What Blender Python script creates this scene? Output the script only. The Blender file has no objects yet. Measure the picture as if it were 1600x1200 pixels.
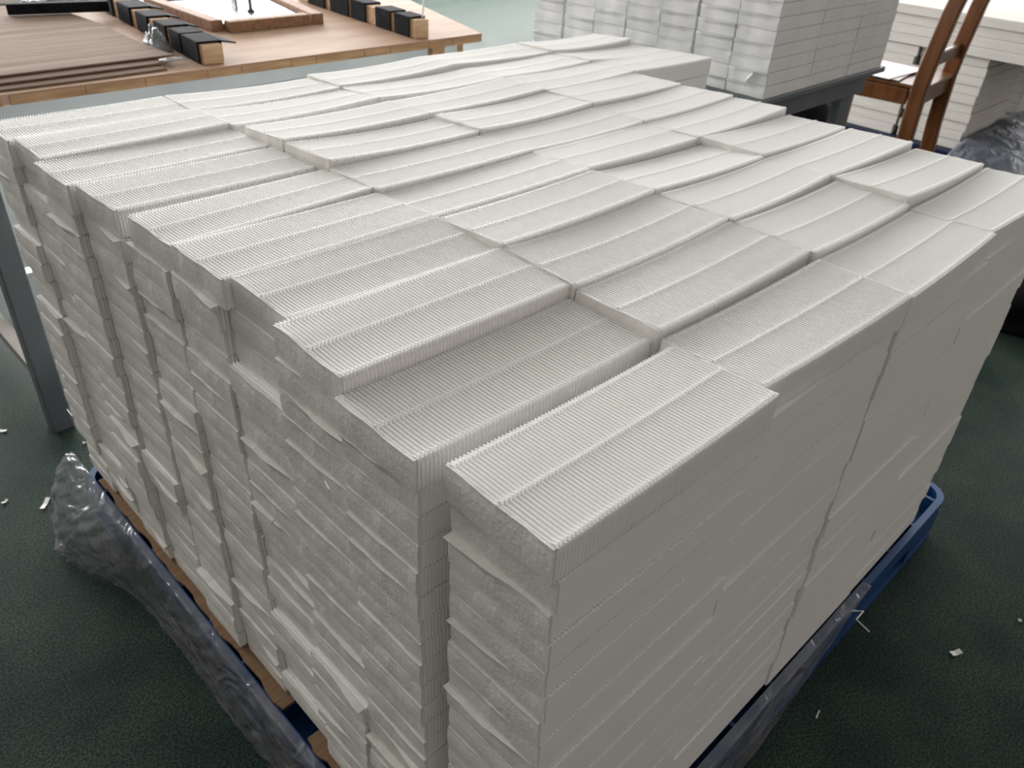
import bpy, math, random
from mathutils import Vector, Matrix, noise
random.seed(7)

# ---------------------------------------------------------------- units
# One "w" is the pitch of a filter row.  Metres = w * S, floor at Z = 0.
S = 0.13
FZ = -7.05                       # floor height in w units (stack top is about 0)
LP = 2.3856                      # column pitch (filter length) in w
TH = 0.279                       # filter thickness in w
NL = 21                          # layers per stack
BASE = -5.86                     # underside of the lowest layer
def M(x, y, z): return Vector((x * S, y * S, (z - FZ) * S))

# ---------------------------------------------------------------- camera
scn = bpy.context.scene
col = scn.collection
CAM = (-2.60968, -2.03510, 3.27284)
YAW, PIT, ROL = map(math.radians, (43.70114, 33.92464, 3.53057))
FPX = 1254.64
fw = Vector((math.cos(PIT) * math.cos(YAW), math.cos(PIT) * math.sin(YAW), -math.sin(PIT)))
rt = fw.cross(Vector((0, 0, 1))).normalized()
up = rt.cross(fw)
rt2 = math.cos(ROL) * rt + math.sin(ROL) * up
up2 = -math.sin(ROL) * rt + math.cos(ROL) * up
cd = bpy.data.cameras.new('camera')
cam = bpy.data.objects.new('camera', cd); col.objects.link(cam)
cd.sensor_width = 36.0; cd.lens = FPX / 1600 * 36; cd.clip_start = 0.02; cd.clip_end = 60
mw = Matrix((rt2, up2, -fw)).transposed().to_4x4(); mw.translation = M(*CAM)
cam.matrix_world = mw
scn.camera = cam
cd.dof.use_dof = True
cd.dof.focus_distance = 0.85
cd.dof.aperture_fstop = 11

def hit(px, py, axis, val):
    """photo pixel -> point in w units on the plane axis=val (used to read sizes off the photo)"""
    d = rt2 * ((px - 800) / FPX) - up2 * ((py - 600) / FPX) + fw
    t = (val - CAM[axis]) / d[axis]
    return Vector(CAM) + d * t
def pix(x, y, z):
    v = Vector((x, y, z)) - Vector(CAM)
    return 800 + FPX * v.dot(rt2) / v.dot(fw), 600 - FPX * v.dot(up2) / v.dot(fw)

# ---------------------------------------------------------------- world and light
wd = bpy.data.worlds.new('world'); scn.world = wd; wd.use_nodes = True
wn = wd.node_tree.nodes; wl = wd.node_tree.links
bg = wn['Background']
bg.inputs['Color'].default_value = (0.80, 0.88, 1.0, 1)
bg.inputs['Strength'].default_value = 1.0
def area(name, loc, rot, sx, sy, power, color):
    ld = bpy.data.lights.new(name, 'AREA'); ld.shape = 'RECTANGLE'
    ld.size = sx; ld.size_y = sy; ld.energy = power; ld.color = color
    o = bpy.data.objects.new(name, ld); col.objects.link(o)
    o.location = loc; o.rotation_euler = rot
    return o
# room extents (metres): windows run along the far wall and along part of the left wall
RX0, RX1, RY0, RY1, RH = -7.5, 10.6, -6.2, 8.0, 3.6
WIN_Z0, WIN_Z1 = 1.05, 3.2
WX0 = -2.1                       # the window band of the far wall starts here
area('daylight_far_windows', ((WX0 + RX1) / 2, RY1 - 0.06, (WIN_Z0 + WIN_Z1) / 2), (math.radians(-90), 0, 0), RX1 - WX0 - 0.3, WIN_Z1 - WIN_Z0, 1000, (1.0, 0.985, 0.972))
area('daylight_right_windows', (RX1 - 0.06, 3.0, (WIN_Z0 + WIN_Z1) / 2), (0, math.radians(90), 0), WIN_Z1 - WIN_Z0, 9.0, 230, (1.0, 0.985, 0.972))
scn.cycles.diffuse_bounces = 8
scn.view_settings.view_transform = 'Standard'
scn.view_settings.look = 'None'
scn.view_settings.exposure = 0.63
scn.view_settings.gamma = 1.0
scn.view_settings.use_curve_mapping = False

# ---------------------------------------------------------------- materials
MATS = {}
def mat(name, c, rough=0.8, metal=0.0, spec=0.5, c2=None, nscale=10.0, stretch=(1, 1, 1), bump=0.0, bscale=60.0,
        bstretch=(1, 1, 1), alpha=1.0, lo=0.35, hi=0.65, sss=0.0, wave=None, detail=6.0, rough2=None):
    m = bpy.data.materials.new(name); m.use_nodes = True
    nt = m.node_tree; b = nt.nodes['Principled BSDF']
    b.inputs['Roughness'].default_value = rough; b.inputs['Metallic'].default_value = metal
    b.inputs['Specular IOR Level'].default_value = spec
    b.inputs['Base Color'].default_value = (*c, 1)
    b.inputs['Alpha'].default_value = alpha
    tc = nt.nodes.new('ShaderNodeTexCoord')
    def noise_node(scale, st, det):
        mp = nt.nodes.new('ShaderNodeMapping'); mp.inputs['Scale'].default_value = st
        nt.links.new(tc.outputs['Object'], mp.inputs['Vector'])
        n = nt.nodes.new('ShaderNodeTexNoise'); n.inputs['Scale'].default_value = scale; n.inputs['Detail'].default_value = det
        nt.links.new(mp.outputs['Vector'], n.inputs['Vector'])
        return n
    if c2 is not None:
        n = noise_node(nscale, stretch, detail)
        r = nt.nodes.new('ShaderNodeValToRGB')
        r.color_ramp.elements[0].position = lo; r.color_ramp.elements[0].color = (*c, 1)
        r.color_ramp.elements[1].position = hi; r.color_ramp.elements[1].color = (*c2, 1)
        nt.links.new(n.outputs['Fac'], r.inputs['Fac'])
        nt.links.new(r.outputs['Color'], b.inputs['Base Color'])
        if rough2 is not None:
            mr = nt.nodes.new('ShaderNodeMapRange')
            mr.inputs['From Min'].default_value = lo; mr.inputs['From Max'].default_value = hi
            mr.inputs['To Min'].default_value = rough; mr.inputs['To Max'].default_value = rough2
            nt.links.new(n.outputs['Fac'], mr.inputs['Value']); nt.links.new(mr.outputs['Result'], b.inputs['Roughness'])
    if bump:
        n = noise_node(bscale, bstretch, 5.0)
        bp = nt.nodes.new('ShaderNodeBump'); bp.inputs['Strength'].default_value = bump; bp.inputs['Distance'].default_value = 0.004
        nt.links.new(n.outputs['Fac'], bp.inputs['Height']); nt.links.new(bp.outputs['Normal'], b.inputs['Normal'])
    MATS[name] = m
    return m
mat('filter_paper', (0.91, 0.90, 0.885), 0.75, spec=0.25)
mat('fleece', (0.78, 0.765, 0.73), 0.95, spec=0.1, c2=(0.84, 0.825, 0.79), nscale=45, bump=0.25, bscale=220)
mat('glue', (0.95, 0.945, 0.93), 0.45, spec=0.4)
mat('back_filter', (0.80, 0.80, 0.79), 0.8, spec=0.2, c2=(0.86, 0.855, 0.84), nscale=18)
mat('back_fleece', (0.70, 0.71, 0.72), 0.85, spec=0.2, c2=(0.80, 0.80, 0.80), nscale=20, bump=0.3, bscale=40)
mat('foam_board', (0.60, 0.575, 0.535), 0.85, spec=0.15, c2=(0.68, 0.655, 0.61), nscale=4, stretch=(1, 1, 12))
def floor_material():
    m = mat('floor_paint', (0.019, 0.035, 0.031), 0.46, spec=0.03, c2=(0.044, 0.064, 0.055), nscale=5.0, lo=0.34, hi=0.68, detail=12, rough2=0.58)
    nt = m.node_tree; b = nt.nodes['Principled BSDF']
    tc = nt.nodes.new('ShaderNodeTexCoord')
    n = nt.nodes.new('ShaderNodeTexNoise'); n.inputs['Scale'].default_value = 230; n.inputs['Detail'].default_value = 3
    nt.links.new(tc.outputs['Object'], n.inputs['Vector'])
    r = nt.nodes.new('ShaderNodeValToRGB')
    r.color_ramp.elements[0].position = 0.38; r.color_ramp.elements[0].color = (0.45, 0.45, 0.45, 1)
    r.color_ramp.elements[1].position = 0.66; r.color_ramp.elements[1].color = (1.7, 1.65, 1.55, 1)
    nt.links.new(n.outputs['Fac'], r.inputs['Fac'])
    mx = nt.nodes.new('ShaderNodeMix'); mx.data_type = 'RGBA'; mx.blend_type = 'MULTIPLY'; mx.inputs['Factor'].default_value = 1.0
    src = b.inputs['Base Color'].links[0].from_socket
    nt.links.new(src, mx.inputs['A']); nt.links.new(r.outputs['Color'], mx.inputs['B'])
    nt.links.new(mx.outputs['Result'], b.inputs['Base Color'])
floor_material()
mat('wall_paint', (0.42, 0.365, 0.335), 0.9, c2=(0.48, 0.42, 0.385), nscale=2)
mat('wall_pale', (0.52, 0.47, 0.44), 0.9, c2=(0.58, 0.53, 0.50), nscale=2)
mat('ceiling_paint', (0.82, 0.82, 0.80), 0.9, c2=(0.86, 0.86, 0.84), nscale=2)
mat('window_frame_paint', (0.75, 0.76, 0.76), 0.5, c2=(0.8, 0.8, 0.8), nscale=5)
mat('blue_plastic', (0.006, 0.050, 0.17), 0.42, spec=0.5, c2=(0.010, 0.065, 0.21), nscale=6)
mat('navy_plastic', (0.004, 0.012, 0.035), 0.5, spec=0.2, c2=(0.006, 0.017, 0.048), nscale=6)
mat('cardboard', (0.20, 0.122, 0.072), 0.85, spec=0.15, c2=(0.26, 0.165, 0.10), nscale=12, stretch=(1, 9, 1))
mat('cardboard_pale', (0.20, 0.138, 0.105), 0.85, spec=0.1, c2=(0.265, 0.19, 0.15), nscale=10, stretch=(0.6, 9, 1), bump=0.15, bscale=30, bstretch=(0.6, 20, 1))
mat('plywood', (0.38, 0.245, 0.17), 0.62, spec=0.10, c2=(0.46, 0.31, 0.225), nscale=5, stretch=(1, 3.5, 1), bump=0.05, bscale=60)
mat('blockboard', (0.30, 0.18, 0.095), 0.75, spec=0.25, c2=(0.45, 0.29, 0.16), nscale=14, stretch=(0.7, 1, 5))
mat('raw_wood', (0.42, 0.27, 0.15), 0.7, spec=0.3, c2=(0.56, 0.38, 0.23), nscale=16, stretch=(5, 0.8, 5))
mat('dark_wood', (0.17, 0.085, 0.045), 0.7, spec=0.3, c2=(0.26, 0.14, 0.075), nscale=16, stretch=(1, 5, 5))
mat('frame_wood', (0.25, 0.135, 0.075), 0.7, spec=0.3, c2=(0.36, 0.21, 0.125), nscale=16, stretch=(4, 4, 4))
mat('chair_wood', (0.105, 0.037, 0.011), 0.36, spec=0.4, c2=(0.16, 0.062, 0.020), nscale=12, stretch=(3, 3, 0.6))
mat('black_foam', (0.008, 0.009, 0.012), 0.85, spec=0.08, c2=(0.018, 0.019, 0.023), nscale=30, bump=0.1, bscale=120)
mat('steel_rail', (0.47, 0.53, 0.55), 0.45, spec=0.4, c2=(0.56, 0.61, 0.62), nscale=6)
mat('steel_dark', (0.085, 0.10, 0.105), 0.5, spec=0.5, c2=(0.12, 0.135, 0.14), nscale=6)
mat('steel_plate', (0.58, 0.61, 0.62), 0.30, metal=1.0, c2=(0.48, 0.51, 0.52), nscale=8, rough2=0.42)
mat('steel_rod', (0.10, 0.10, 0.10), 0.35, metal=1.0, c2=(0.2, 0.2, 0.2), nscale=12)
mat('nail_steel', (0.6, 0.6, 0.6), 0.3, metal=1.0, c2=(0.7, 0.7, 0.7), nscale=12)
mat('white_paper', (0.80, 0.81, 0.84), 0.7, c2=(0.85, 0.86, 0.88), nscale=8)
mat('white_paint', (0.62, 0.62, 0.60), 0.6, c2=(0.70, 0.70, 0.68), nscale=8)
mat('grey_plank', (0.24, 0.215, 0.19), 0.8, c2=(0.33, 0.30, 0.27), nscale=8, stretch=(4, 0.7, 1))
mat('bag_and_dark_filler', (0.006, 0.006, 0.007), 0.6, spec=0.15, c2=(0.010, 0.010, 0.011), nscale=8, bump=0.5, bscale=14)  # for the bag at the right edge and the added dark filler
mat('thread_white', (0.80, 0.79, 0.75), 0.7, c2=(0.84, 0.83, 0.79), nscale=30)

def film(name, tint, fac, rough):
    m = bpy.data.materials.new(name); m.use_nodes = True
    nt = m.node_tree; b = nt.nodes['Principled BSDF']; out = nt.nodes['Material Output']
    b.inputs['Base Color'].default_value = (*tint, 1); b.inputs['Roughness'].default_value = rough
    b.inputs['Specular IOR Level'].default_value = 0.8
    tr = nt.nodes.new('ShaderNodeBsdfTransparent'); tr.inputs['Color'].default_value = (0.86, 0.88, 0.90, 1)
    mx = nt.nodes.new('ShaderNodeMixShader')
    tc = nt.nodes.new('ShaderNodeTexCoord')
    n = nt.nodes.new('ShaderNodeTexNoise'); n.inputs['Scale'].default_value = 14; n.inputs['Detail'].default_value = 7
    nt.links.new(tc.outputs['Object'], n.inputs['Vector'])
    mr = nt.nodes.new('ShaderNodeMapRange'); mr.inputs['From Min'].default_value = 0.35; mr.inputs['From Max'].default_value = 0.7
    mr.inputs['To Min'].default_value = fac - 0.10; mr.inputs['To Max'].default_value = fac + 0.18
    nt.links.new(n.outputs['Fac'], mr.inputs['Value']); nt.links.new(mr.outputs['Result'], mx.inputs['Fac'])
    nt.links.new(tr.outputs[0], mx.inputs[1]); nt.links.new(b.outputs[0], mx.inputs[2])
    bp = nt.nodes.new('ShaderNodeBump'); bp.inputs['Strength'].default_value = 0.9; bp.inputs['Distance'].default_value = 0.02
    n2 = nt.nodes.new('ShaderNodeTexNoise'); n2.inputs['Scale'].default_value = 9; n2.inputs['Detail'].default_value = 2.5; n2.inputs['Distortion'].default_value = 2.2
    nt.links.new(tc.outputs['Object'], n2.inputs['Vector']); nt.links.new(n2.outputs['Fac'], bp.inputs['Height'])
    nt.links.new(bp.outputs['Normal'], b.inputs['Normal'])
    nt.links.new(mx.outputs[0], out.inputs['Surface'])
    MATS[name] = m
film('clear_film', (0.33, 0.34, 0.36), 0.42, 0.13)
film('blue_film', (0.13, 0.145, 0.18), 0.80, 0.5)

# ---------------------------------------------------------------- helpers
class MB:
    """collects verts and faces (metres)"""
    def __init__(s): s.v = []; s.f = []
    def add(s, vs, fs):
        o = len(s.v); s.v += [tuple(a) for a in vs]; s.f += [tuple(i + o for i in f) for f in fs]; return s
    def box(s, lo, hi):
        x0, y0, z0 = lo; x1, y1, z1 = hi
        return s.add([(x0, y0, z0), (x1, y0, z0), (x1, y1, z0), (x0, y1, z0), (x0, y0, z1), (x1, y0, z1), (x1, y1, z1), (x0, y1, z1)],
                     [(0, 3, 2, 1), (4, 5, 6, 7), (0, 1, 5, 4), (1, 2, 6, 5), (2, 3, 7, 6), (3, 0, 4, 7)])
    def wbox(s, x0, x1, y0, y1, z0, z1):
        return s.box(M(x0, y0, z0), M(x1, y1, z1))
    def bar(s, a, b, w, h, upv=(0, 0, 1)):
        """box with the axis a->b (metres), section w (sideways) x h (up)"""
        a = Vector(a); b = Vector(b); d = (b - a).normalized(); u = Vector(upv)
        sd = d.cross(u)
        if sd.length < 1e-4: sd = d.cross(Vector((0, 1, 0)))
        sd.normalize(); u = sd.cross(d)
        vs = [p + sd * (i * w / 2) + u * (j * h / 2) for p in (a, b) for i, j in ((-1, -1), (1, -1), (1, 1), (-1, 1))]
        return s.add(vs, [(0, 1, 2, 3), (7, 6, 5, 4), (0, 4, 5, 1), (1, 5, 6, 2), (2, 6, 7, 3), (3, 7, 4, 0)])
    def tube(s, pts, r, n=8):
        pts = [Vector(q) for q in pts]; vs = []; fs = []
        for i, q in enumerate(pts):
            d = (pts[min(i + 1, len(pts) - 1)] - pts[max(i - 1, 0)]).normalized()
            a = d.orthogonal().normalized(); b = d.cross(a)
            rr = r[i] if isinstance(r, (list, tuple)) else r
            vs += [q + a * (rr * math.cos(2 * math.pi * k / n)) + b * (rr * math.sin(2 * math.pi * k / n)) for k in range(n)]
        for i in range(len(pts) - 1):
            for k in range(n):
                fs.append((i * n + k, i * n + (k + 1) % n, (i + 1) * n + (k + 1) % n, (i + 1) * n + k))
        fs.append(tuple(range(n))[::-1]); fs.append(tuple(range((len(pts) - 1) * n, len(pts) * n)))
        return s.add(vs, fs)
    def prism(s, poly, z0, z1):
        n = len(poly)
        vs = [(x, y, z0) for x, y in poly] + [(x, y, z1) for x, y in poly]
        fs = [tuple(range(n))[::-1], tuple(range(n, 2 * n))] + [(i, (i + 1) % n, n + (i + 1) % n, n + i) for i in range(n)]
        return s.add(vs, fs)
    def mesh(s, name):
        me = bpy.data.meshes.new(name); me.from_pydata(s.v, [], s.f); me.update(); return me
    def build(s, name, material, parent=None, bevel=0.0, smooth=False, origin=None):
        if origin is not None:
            ox = Vector(origin); s.v = [tuple(Vector(q) - ox) for q in s.v]
        o = link(name, s.mesh(name), material, parent)
        if origin is not None and parent is None: o.location = origin
        if bevel:
            md = o.modifiers.new('bevel', 'BEVEL'); md.width = bevel; md.segments = 2; md.limit_method = 'ANGLE'
        if smooth:
            for q in o.data.polygons: q.use_smooth = True
        return o
def link(name, me, material, parent=None):
    o = bpy.data.objects.new(name, me)
    if material and not me.materials: me.materials.append(MATS[material])
    col.objects.link(o)
    if parent: o.parent = parent
    return o
def tag(o, label, cat, group=None, kind=None):
    o['label'] = label; o['category'] = cat
    if group: o['group'] = group
    if kind: o['kind'] = kind
    return o
def empty(name, loc, label, cat, group=None, rz=0.0):
    o = bpy.data.objects.new(name, None); col.objects.link(o); o.empty_display_size = 0.05
    o.location = loc; o.rotation_euler = (0, 0, rz)
    return tag(o, label, cat, group)
def struct(name, mb, material):
    o = mb.build(name, material); o['kind'] = 'structure'; return o
ORD = ['first', 'second', 'third', 'fourth', 'fifth', 'sixth', 'seventh', 'eighth', 'ninth', 'tenth', 'eleventh', 'twelfth',
       'thirteenth', 'fourteenth', 'fifteenth', 'sixteenth', 'seventeenth', 'eighteenth', 'nineteenth', 'twentieth', 'twenty-first']

# ---------------------------------------------------------------- room shell
struct('floor', MB().box((RX0, RY0, -0.1), (RX1, RY1, 0)), 'floor_paint')
struct('ceiling', MB().box((RX0, RY0, RH), (RX1, RY1, RH + 0.1)), 'ceiling_paint')
struct('wall_front', MB().box((RX0, RY0 - 0.1, 0), (RX1, RY0, RH)), 'wall_pale')
wb = MB()
wb.box((RX0, RY1, 0), (RX1, RY1 + 0.1, WIN_Z0)).box((RX0, RY1, WIN_Z1), (RX1, RY1 + 0.1, RH))
wb.box((RX0, RY1, WIN_Z0), (WX0, RY1 + 0.1, WIN_Z1))
NW = 4; ww = (RX1 - WX0) / NW
for i in range(NW + 1):
    xc = WX0 + i * ww
    wb.box((max(WX0, xc - 0.15), RY1, WIN_Z0), (min(RX1, xc + 0.15), RY1 + 0.1, WIN_Z1))
struct('wall_back', wb, 'wall_paint')
struct('wall_left', MB().box((RX0 - 0.1, RY0, 0), (RX0, RY1, RH)), 'wall_paint')
wr_ = MB().box((RX1, RY0, 0), (RX1 + 0.1, RY1, WIN_Z0)).box((RX1, RY0, WIN_Z1), (RX1 + 0.1, RY1, RH))
wr_.box((RX1, RY0, WIN_Z0), (RX1 + 0.1, -1.6, WIN_Z1)).box((RX1, 7.6, WIN_Z0), (RX1 + 0.1, RY1, WIN_Z1))
struct('wall_right', wr_, 'wall_paint')
for i in range(NW):
    x0 = WX0 + i * ww + 0.15; x1 = WX0 + (i + 1) * ww - 0.15
    f = MB()
    for a, b in ((x0, x0 + 0.05), (x1 - 0.05, x1), ((x0 + x1) / 2 - 0.025, (x0 + x1) / 2 + 0.025)):
        f.box((a, RY1 + 0.02, WIN_Z0), (b, RY1 + 0.08, WIN_Z1))
    f.box((x0, RY1 + 0.02, WIN_Z0), (x1, RY1 + 0.08, WIN_Z0 + 0.05)).box((x0, RY1 + 0.02, WIN_Z1 - 0.05), (x1, RY1 + 0.08, WIN_Z1))
    struct('window_%d' % (i + 1), f, 'window_frame_paint')
f = MB()
for a in (-1.6, 1.4, 4.5, 7.55):
    f.box((RX1 + 0.02, a, WIN_Z0), (RX1 + 0.08, a + 0.05, WIN_Z1))
f.box((RX1 + 0.02, -1.6, WIN_Z0), (RX1 + 0.08, 7.6, WIN_Z0 + 0.05)).box((RX1 + 0.02, -1.6, WIN_Z1 - 0.05), (RX1 + 0.08, 7.6, WIN_Z1))
struct('window_5', f, 'window_frame_paint')

# ---------------------------------------------------------------- pleated filters
NP = 68                       # pleats in one filter
GD = 0.060                    # depth of the visible folds
def lerp(a, b, t): return a + (b - a) * t

def top_fn(c, sag, sw, tw):
    """surface of one filter in w units: c = corners LN, LF, RN, RF as (x, y, z)"""
    LN, LF, RN, RF = c
    def P(u, v):
        a = LN.lerp(LF, v); b = RN.lerp(RF, v); q = a.lerp(b, u)
        q = q.copy()
        q.z += -sag * 4 * u * (1 - u) + sw * math.sin(2 * math.pi * v) * math.exp(-3 * u) + tw * math.sin(2 * math.pi * v) * math.exp(-3 * (1 - u))
        return q
    return P
FOLD = ((0.0, 1), (0.26, 1), (0.40, 0), (0.86, 0))      # one pleat: narrow crest, steep walls, flat valley
ZIG = ((0.0, 1), (0.5, 0))
def fold_list(n, prof):
    return [((i + f) / n, r) for i in range(n) for f, r in prof] + [(1.0, 1)]
def pack_mesh(P, th, m, name, org, n=NP, gd=GD, prof=ZIG, zbot=None):
    vs = []; fs = []; k = m + 1; fl = fold_list(n, prof)
    for u, ridge in fl:
        for j in range(k):
            vv = j / m
            if j == 0: vv = -0.006 if ridge else 0.008
            if j == m: vv = 1.006 if ridge else 0.992
            q = P(u, vv)
            if not ridge: q.z -= gd
            vs.append(q)
        for vv in ((-0.006 if ridge else 0.008), (1.006 if ridge else 0.992)):
            q = P(u, vv); q.z = (q.z - th if zbot is None else zbot) + (0.0 if ridge else 0.006); vs.append(q)
    r = k + 2
    for i in range(len(fl) - 1):
        a = i * r; b = a + r
        for j in range(m): fs.append((a + j, b + j, b + j + 1, a + j + 1))
        fs.append((a + k, b + k, b, a))                       # near long side
        fs.append((a + m, b + m, b + k + 1, a + k + 1))       # far long side
        fs.append((a + k + 1, b + k + 1, b + k, a + k))       # underside
    fs.append(tuple(range(k)) + (k + 1, k))
    e = (len(fl) - 1) * r
    fs.append(tuple(e + j for j in range(k))[::-1] + (e + k, e + k + 1))
    mb = MB(); mb.add([(q - org) * S for q in vs], fs)
    return mb.mesh(name)
def bead_mesh(P, v0, v1, lift, name, org, n=NP, gd=GD, prof=FOLD):
    vs = []; fs = []; fl = fold_list(n, prof)
    for u, ridge in fl:
        zz = lift if ridge else lift - gd * 0.5
        for v, dz in ((v0, -lift - 0.006), (v0, 0), (v1, 0), (v1, -lift - 0.006)):
            q = P(u, v); q.z += zz + dz; vs.append(q)
    for i in range(len(fl) - 1):
        a = i * 4; b = a + 4
        for j in range(3): fs.append((a + j, b + j, b + j + 1, a + j + 1))
    mb = MB(); mb.add([(q - org) * S for q in vs], fs)
    return mb.mesh(name)
def panel_mesh(P, th, side, name, org, seed, lip=0.0, gd=GD, zbot=None):
    """thin fleece sheet closing one end of the filter; slightly wavy, the top edge may curl out as a lip"""
    rnd = random.Random(seed); m = 8; t = 0.014; vs = []; fs = []
    u = 0.0 if side < 0 else 1.0
    ph = rnd.random() * 6
    for j in range(m + 1):
        v = j / m
        wob = 0.010 * math.sin(ph + v * 5.0) + rnd.uniform(-0.003, 0.003)
        top = P(u, lerp(0.004, 0.996, v)); top.z += -0.004 + rnd.uniform(-0.004, 0.004)
        tz = top.z
        if zbot is not None: th = tz - zbot
        lp = lip * (0.5 + 0.5 * math.sin(ph * 2 + v * 3.5))
        for zz, out in ((0.0, 0.004 + lp + abs(wob)), (-0.03, 0.004 + lp * 0.7 + abs(wob)), (-0.085, 0.010 + abs(wob)), (-th * 0.62, 0.013 + abs(wob) * 0.5), (-th, 0.006)):
            q = top.copy(); q.z += zz; q.x += side * (t + out); vs.append(q)
        q = top.copy(); q.x += side * 0.001; vs.append(q)
        q = top.copy(); q.z -= th; q.x += side * 0.001; vs.append(q)
    r = 7; ring = [5, 0, 1, 2, 3, 4, 6]
    for j in range(m):
        a = j * r; b = a + r
        for i in range(7):
            p0, p1 = ring[i], ring[(i + 1) % 7]
            fs.append((a + p0, a + p1, b + p1, b + p0) if side < 0 else (b + p0, b + p1, a + p1, a + p0))
    fs.append(tuple(ring)); fs.append(tuple(m * r + i for i in ring)[::-1])
    mb = MB(); mb.add([(q - org) * S for q in vs], fs)
    return mb.mesh(name)

# corner pixels of every top filter, read off the photograph: left-far, left-near, right-far, right-near
TOPS = {
 0: [((697,722),(873,858),(1045,540),(1218,618)), ((525,620),(652,718),(888,466),(1015,531)), ((442,514),(549,598),(783,390),(891,447)),
     ((373,438),(461,501),(692,345),(775,392)), ((278,386),(354,439),(595,305),(689,343)), ((203,337),(268,382),(499,264),(583,295)),
     ((122,290),(180,326),(424,230),(490,261)), ((57,255),(105,288),(354,200),(414,225)), ((26,217),(64,244),(312,173),(360,194)), ((-18,192),(10,217),(243,147),(288,171))],
 1: [((1037,527),(1197,606),(1278,403),(1424,465)), ((903,450),(1033,517),(1138,344),(1264,395)), ((798,387),(893,443),(1022,302),(1137,343)),
     ((697,341),(793,385),(927,265),(1020,298)), ((596,303),(676,338),(830,238),(921,265)), ((527,265),(594,297),(750,210),(828,236)),
     ((461,227),(523,254),(682,186),(748,207)), ((390,198),(448,221),(608,157),(668,178)), ((318,173),(364,195),(534,139),(590,153)), ((264,150),(294,170),(480,121),(530,137))],
 2: [((1277,404),(1426,466),(1421,328),(1556,367)), ((1153,345),(1273,395),(1307,281),(1419,322)), ((1031,300),(1146,343),(1195,247),(1297,274)),
     ((928,268),(1024,297),(1093,226),(1192,246)), ((833,236),(921,263),(1006,192),(1089,217)), ((752,208),(829,236),(928,166),(1004,191)),
     ((684,178),(752,203),(850,143),(925,162)), ((611,157),(671,177),(790,121),(844,138)), ((536,135),(593,153),(718,106),(787,123)), ((481,115),(531,134),(655,87),(709,101))],
 3: [((1424,325),(1552,363),(1539,260),(1668,291)), ((1306,273),(1421,309),(1432,231),(1535,257)), ((1196,246),(1300,274),(1328,199),(1426,223)),
     ((1101,212),(1192,242),(1232,178),(1320,200)), ((1009,191),(1095,214),(1148,151),(1228,169)), ((932,166),(1006,189),(1066,132),(1146,150)),
     ((859,140),(928,161),(992,113),(1063,132)), ((795,121),(850,140),(923,97),(991,112)), ((718,105),(787,122),(861,83),(921,96)), ((657,87),(709,101),(806,67),(857,82))],
 4: [None] * 7 + [((925,95),(993,112),(1051,78),(1111,91)), ((866,81),(924,94),(987,69),(1045,79)), ((811,65),(865,79),(928,51),(985,61))],
}
rnd = random.Random(3)
# a few shared meshes for the layers underneath
flat_c = [Vector((0.02, 0.024, 0)), Vector((0.02, 0.976, 0)), Vector((LP - 0.004, 0.024, 0)), Vector((LP - 0.004, 0.976, 0))]
LOWER_PACK = []; LOWER_PANEL = []
for k in range(6):
    c = [q + Vector((0, 0, rnd.uniform(-0.004, 0.0))) for q in flat_c]
    P = top_fn(c, rnd.uniform(0.0, 0.004), rnd.uniform(-0.003, 0.003), 0)
    me = pack_mesh(P, TH - 0.002, 3, 'pleat_pack', Vector((LP / 2, 0.5, -TH / 2)), gd=0.012); me.materials.append(MATS['filter_paper']); LOWER_PACK.append(me)
    for lip in (0.0, 0.02, 0.055):
        me = panel_mesh(P, TH - 0.003, -1, 'end_panel', Vector((LP / 2, 0.5, -TH / 2)), 100 + k, lip); me.materials.append(MATS['fleece']); LOWER_PANEL.append(me)
core = MB(); n_ind = 0; LAST = {}; YL = {}
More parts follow.
